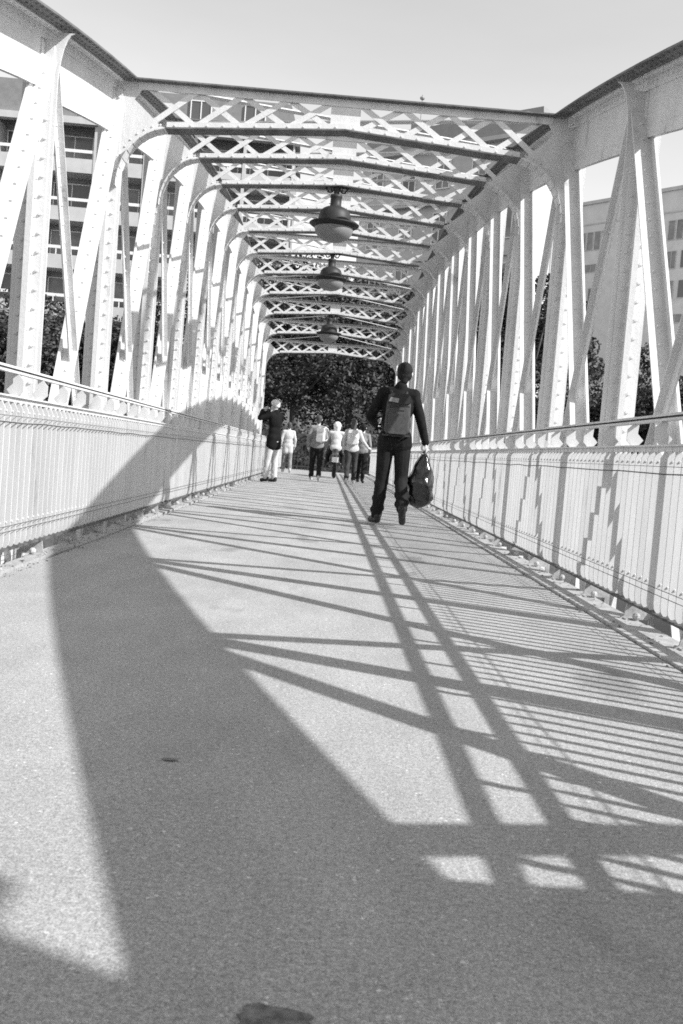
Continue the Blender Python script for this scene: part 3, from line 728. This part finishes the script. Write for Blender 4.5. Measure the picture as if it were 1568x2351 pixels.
# ------------------------------------------------------------------ trees
def tree(x, y, z0, h, cr, n, label, group, mt, seed, lsz=.2, zc=None, trunk=.2):
    q = random.Random(seed); rt = empty('broadleaf_tree', (x, y, z0)); tag(rt, label, 'tree', group)
    t = MB(); top = h*.5
    t.tube([(0, 0, -.1), (.05, 0, h*.2), (-.05, .05, h*.38), (0, 0, top), (.1, 0, h*.8)], [trunk*1.3, trunk, trunk*.85, trunk*.6, trunk*.15], 10)
    zc = zc if zc is not None else h*.62; rz = h-zc
    cl = []
    for k in range(34):
        while True:
            p = Vector((q.uniform(-1, 1), q.uniform(-1, 1), q.uniform(-1, 1)))
            if p.length < 1: break
        p = Vector((p.x*cr, p.y*cr, zc+p.z*rz*.95)); cl.append((p, q.uniform(.22, .42)*cr))
        if k < 10: s0 = Vector((0, 0, h*q.uniform(.25, .5))); t.tube([s0, fr(s0, p, .5)+Vector((0, 0, -.1)), p], [trunk*.45, trunk*.25, .02], 6)
    t.build('trunk', M['bark'], rt, smooth=True)
    c = MB()
    for p, rr_ in cl:
        for k in range(n//34):
            dv = Vector((q.gauss(0, 1), q.gauss(0, 1), q.gauss(0, 1))).normalized()*rr_*q.uniform(.5, 1)**.5
            c0 = p+Vector((dv.x, dv.y, dv.z*.75)); a = Vector((q.gauss(0, 1), q.gauss(0, 1), q.gauss(0, .6))).normalized(); b = a.orthogonal().normalized(); b = (b*math.cos(k)+a.cross(b)*math.sin(k)); s_ = lsz*q.uniform(.6, 1.3)
            c.add([c0-a*s_*.5, c0+b*s_*.28, c0+a*s_*.5, c0-b*s_*.28], [(0, 1, 2, 3)])
    c.build('crown', mt, rt)
    return rt
TREES = [ # px, py of crown top, distance, radius, px label
 (-20, 640, 47, 4.2, 'dark tree at the far left, rising behind the left railing'),
 (110, 690, 50, 3.6, 'dark tree in front of the balcony building, second from the left'),
 (250, 760, 52, 3.6, 'dark low tree in front of the balcony building near its right part'),
 (400, 700, 50, 4.0, 'dark tree behind the left truss, near the vanishing end of the railing'),
 (560, 590, 49, 4.2, 'tall dark tree left of the bridge end'),
 (700, 600, 46, 3.8, 'tall dark tree straight behind the bridge end'),
 (830, 590, 50, 4.2, 'tall dark tree right of the bridge end, behind the walking man'),
 (1000, 640, 52, 3.8, 'mid dark tree behind the right truss, nearest the bridge end'),
 (1110, 590, 48, 3.0, 'tall narrow tree seen between the right truss posts, in front of the pale stone building'),
 (1230, 625, 46, 2.7, 'tree standing right of the pale stone building, before the grey office block'),
 (1400, 850, 50, 3.2, 'low tree in front of the grey office block'),
 (1165, 610, 54, 3.0, 'tree filling the gap between the narrow tree and the one beside the stone building'),
 (630, 640, 55, 4.4, 'tree farther back, straight beyond the bridge end, left of the tallest crown'),
 (1530, 800, 48, 3.4, 'low tree at the far right, in front of the grey office block'),
]
for k, (px, py, Y, cr, lab) in enumerate(TREES):
    tp = PT(px, py, Y); h = tp.z
    tree(tp.x, Y, 0, h, cr, 15000, lab, 'trees on the far bank', M['leaf'] if k % 3 else M['leaf2'], 100+k, lsz=.22, zc=h*.55 if h > 6 else h*.5)
# hedge and iron fence beyond the bridge end
hm = MB(); q = random.Random(5)
for k in range(26000):
    c0 = Vector((q.uniform(-26, 26), 41.8+q.uniform(-.8, .8), q.uniform(0, 1.75)+.25*noise.noise(Vector((k*.001, 0, 0)))))
    a = Vector((q.gauss(0, 1), q.gauss(0, 1), q.gauss(0, .6))).normalized(); b = a.orthogonal().normalized(); s_ = .2*q.uniform(.6, 1.3)
    c0.x = q.uniform(-26, 26)
    hm.add([c0-a*s_*.5, c0+b*s_*.28, c0+a*s_*.5, c0-b*s_*.28], [(0, 1, 2, 3)])
for k in range(13): hm.box(-26+k*4, -22.002+k*4, 41.4, 42.2, 0, 1.5)
tag(hm.build('hedge', M['hedge']), 'dark clipped hedge running across the street beyond the bridge end', 'hedge')
fe = empty('iron_fence', (0, 40.6, 0)); tag(fe, 'dark iron fence in front of the hedge beyond the bridge end', 'fence')
b = MB(); b.box(-25, 25, -.02, .02, 1.05, 1.09); b.box(-25, 25, -.02, .02, .12, .16); b.build('rail', M['iron'], fe)
b = MB()
for k in range(330): b.box(-25+k*.15-.01, -25+k*.15+.01, -.008, .008, 0, 1.2)
tag(b.build('bars', M['iron'], fe), kind='stuff')

# ------------------------------------------------------------------ buildings
def local(rt): return rt
def window(rt, x0, x1, y, z0, z1, m, mull=1, fm=None, dp=.08):
    f = MB(); e = .06
    f.box(x0, x0+e, y-.03, y+dp, z0, z1); f.box(x1-e, x1, y-.03, y+dp, z0, z1); f.box(x0+e, x1-e, y-.03, y+dp, z0, z0+e); f.box(x0+e, x1-e, y-.03, y+dp, z1-e, z1)
    for k in range(1, mull+1):
        xx = x0+(x1-x0)*k/(mull+1); f.box(xx-.03, xx+.03, y-.025, y+dp, z0+e, z1-e)
    wf = f.build('window', fm or M['frame'], rt); g_ = MB(); g_.box(x0+e, x1-e, y+dp*.2, y+dp*.8, z0+e, z1-e); g_.build('pane', m, wf)
    return wf
# left: modern block with loggias
BL = empty('apartment_block', (-3.4, 62, 0), rad(1.5)); tag(BL, 'pale modern apartment block with deep balconies in bands, behind the left truss', 'building')
W_, ST = 24.0, 2.9; x0, x1 = -W_, 0.0; NS = 7; base = -0.7
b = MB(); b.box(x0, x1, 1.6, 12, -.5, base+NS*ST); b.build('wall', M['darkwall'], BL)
for k in range(NS):
    z = base+k*ST; b = MB()
    b.box(x0, x1, 0, 1.598, z-.22, z); b.box(x0, x1, 0, .12, z+.001, z+.62); sl = b.build('balcony', M['concrete'], BL)
    b = MB(); b.box(x0, x1, .02, .08, z+.98, z+1.16)
    for j in range(13): xx = x0+j*2.0; b.box(xx-.03, xx+.03, .03, .07, z+.621, z+.979)
    b.build('balcony_rail', M['frame'], sl)
    for j in range(8):
        xa = x0+j*3+.25
        window(BL, xa, xa+2.3, 1.52, z+.35, z+2.35, M['glass'] if R.random() < .55 else M['glassmid'], 1)
for j in range(9):
    b = MB(); xx = x0+j*3; b.box(xx-.09+(.09 if j == 0 else 0), xx+.09-(.09 if j == 8 else 0), -.03, 1.597, -.5, base+NS*ST-.3); b.build('party_wall', M['concrete'], BL)
b = MB(); z = base+NS*ST; b.poly([(x0-.3, z), (x0+.4, z+2.2), (x1-.4, z+2.2), (x1+.3, z)], .3, 11.5); rf = b.build('roof', M['slate'], BL, fix=True)
b = MB(); b.box(x0-.3, x1+.3, -.25, .29, z-.28, z+.12); b.build('cornice', M['stonewhite'], BL)
for j in range(7):
    xa = x0+1+j*3.3; wn = window(BL, xa, xa+1.3, .22, z+.5, z+1.9, M['glass'], 1)
# right-centre: pale stone building, zinc roof
a_ = PT(842, 290, 64); c_ = PT(1243, 262, 56)
dx, dy = c_.x-a_.x, -8.0; W_ = math.hypot(dx, dy); ang = math.atan2(dy, dx)
BS = empty('stone_building', (a_.x, 64, 0), ang); tag(BS, 'pale stone building with grey zinc roof, beyond the right half of the cross frames', 'building')
HT = PT(1240, 300, 56).z; ns = 6; sh = HT/ns
b = MB(); b.box(0, W_, 0, 2.4, -.5, HT); b.build('wall', M['stonewhite'], BS)
b = MB(); b.poly([(-.1, HT+.001), (.0, HT+1.4), (W_-.0, HT+1.4), (W_+.1, HT+.001)], .2, 2.3); b.build('roof', M['zinc'], BS, fix=True)
for k in range(1, ns+1):
    b = MB(); z = k*sh; b.box(-.15, W_+.15, -.45 if k in (2, 5, 6) else -.18, -.002, z-.26, z-.02); b.build('cornice', M['stonewhite'], BS)
for k in range(ns):
    n_ = max(3, int(W_/2.2))
    for j in range(n_):
        xa = (j+.5)*W_/n_-.5; window(BS, xa, xa+1.0, -.06, k*sh+.7, k*sh+.7+sh*.58, M['glassmid'] if R.random() < .6 else M['glass'], 1, dp=.05)
        if k in (2, 5) :
            g_ = MB(); g_.box(xa-.15, xa+1.15, -.44, -.40, k*sh+.0, k*sh+.9) if False else None
b = MB(); b.box(W_*.22, W_*.22+.9, 1, 1.9, HT+1.401, HT+2.2); b.tube([(W_*.22+.4, 1.4, HT+2.2), (W_*.22+.4, 1.4, HT+3.9)], .03, 5); b.ball((W_*.22+.4, 1.4, HT+3.7), (.16, .16, .12), 8, 6); b.build('chimney', M['zinc'], BS)
# right: grey office block, long facade receding
A = PT(1318, 476, 110); B = PT(1700, 412, 95)
dx, dy = B.x-A.x, B.y-A.y; W_ = math.hypot(dx, dy); ang = math.atan2(dy, dx)
BR = empty('office_block', (A.x, A.y, 0), ang); tag(BR, 'plain grey office block with rows of narrow windows, behind the right truss', 'building')
HT = (A.z+B.z)/2
b = MB(); b.box(-2, W_, 0, 14, -.5, HT); b.build('wall', M['concrete2'], BR)
b = MB(); b.box(-2.1, W_+.1, -.2, 14.1, HT+.001, HT+.35); b.box(-2.05, W_, -.06, -.002, HT-2.2, HT-2.05); b.build('parapet', M['concrete'], BR)
ns = 9; sh = (HT-3)/ns
for k in range(ns):
    z = .5+k*sh; x = 1.2; j = 0
    while x < W_-2:
        if k == ns-1:
            for q_ in range(4): window(BR, x+q_*.95, x+q_*.95+.8, -.03, z+.5, z+2.5, M['glassmid'], 0, M['concrete'], .04)
        elif (k+j) % 4 == 3: window(BR, x, x+2.6, -.03, z+1.1, z+2.0, M['glassmid'], 2, M['concrete'], .04)
        else:
            window(BR, x+.1, x+1.2, -.03, z+.6, z+2.4, M['glass'] if (k*3+j) % 3 == 0 else M['glassmid'], 1, M['concrete'], .04); window(BR, x+1.7, x+2.8, -.03, z+.6, z+2.4, M['glass'], 0, M['concrete'], .04)
        x += 5.4; j += 1
# far pale house between stone building and office block
A = PT(1200, 470, 84); BH = empty('far_house', (A.x, 84, 0), rad(-12)); tag(BH, 'pale far house with a grey roof and chimney, between stone building and office block', 'building')
b = MB(); b.box(0, 2.7, 0, 9, -.5, A.z-1.2); b.build('wall', M['stonewhite'], BH); b = MB(); b.poly([(-.2, A.z-1.199), (.3, A.z+.8), (2.4, A.z+.8), (2.9, A.z-1.199)], -.2, 9.2); rf = b.build('roof', M['zinc'], BH, fix=True)
b = MB(); b.box(1.2, 1.9, 3, 4, A.z+.801, A.z+2.2); b.build('chimney', M['stonewhite'], rf)
for k in range(6):
    for j in range(1): window(BH, .8+j*2.3, 1.9+j*2.3, -.05, A.z-3.6-k*3.1, A.z-1.8-k*3.1, M['glassmid'], 1, dp=.04)
# low pale building filling the street end behind the trees
BF = empty('low_house', (-14, 75, 0)); tag(BF, 'low house hidden behind the trees beyond the bridge end', 'building')
b = MB(); b.box(0, 30, 0, 8, -.5, 13); b.build('wall', M['slate'], BF); b = MB(); b.box(-.2, 30.2, -.2, 8.2, 13.001, 13.6); b.build('roof', M['zinc'], BF)
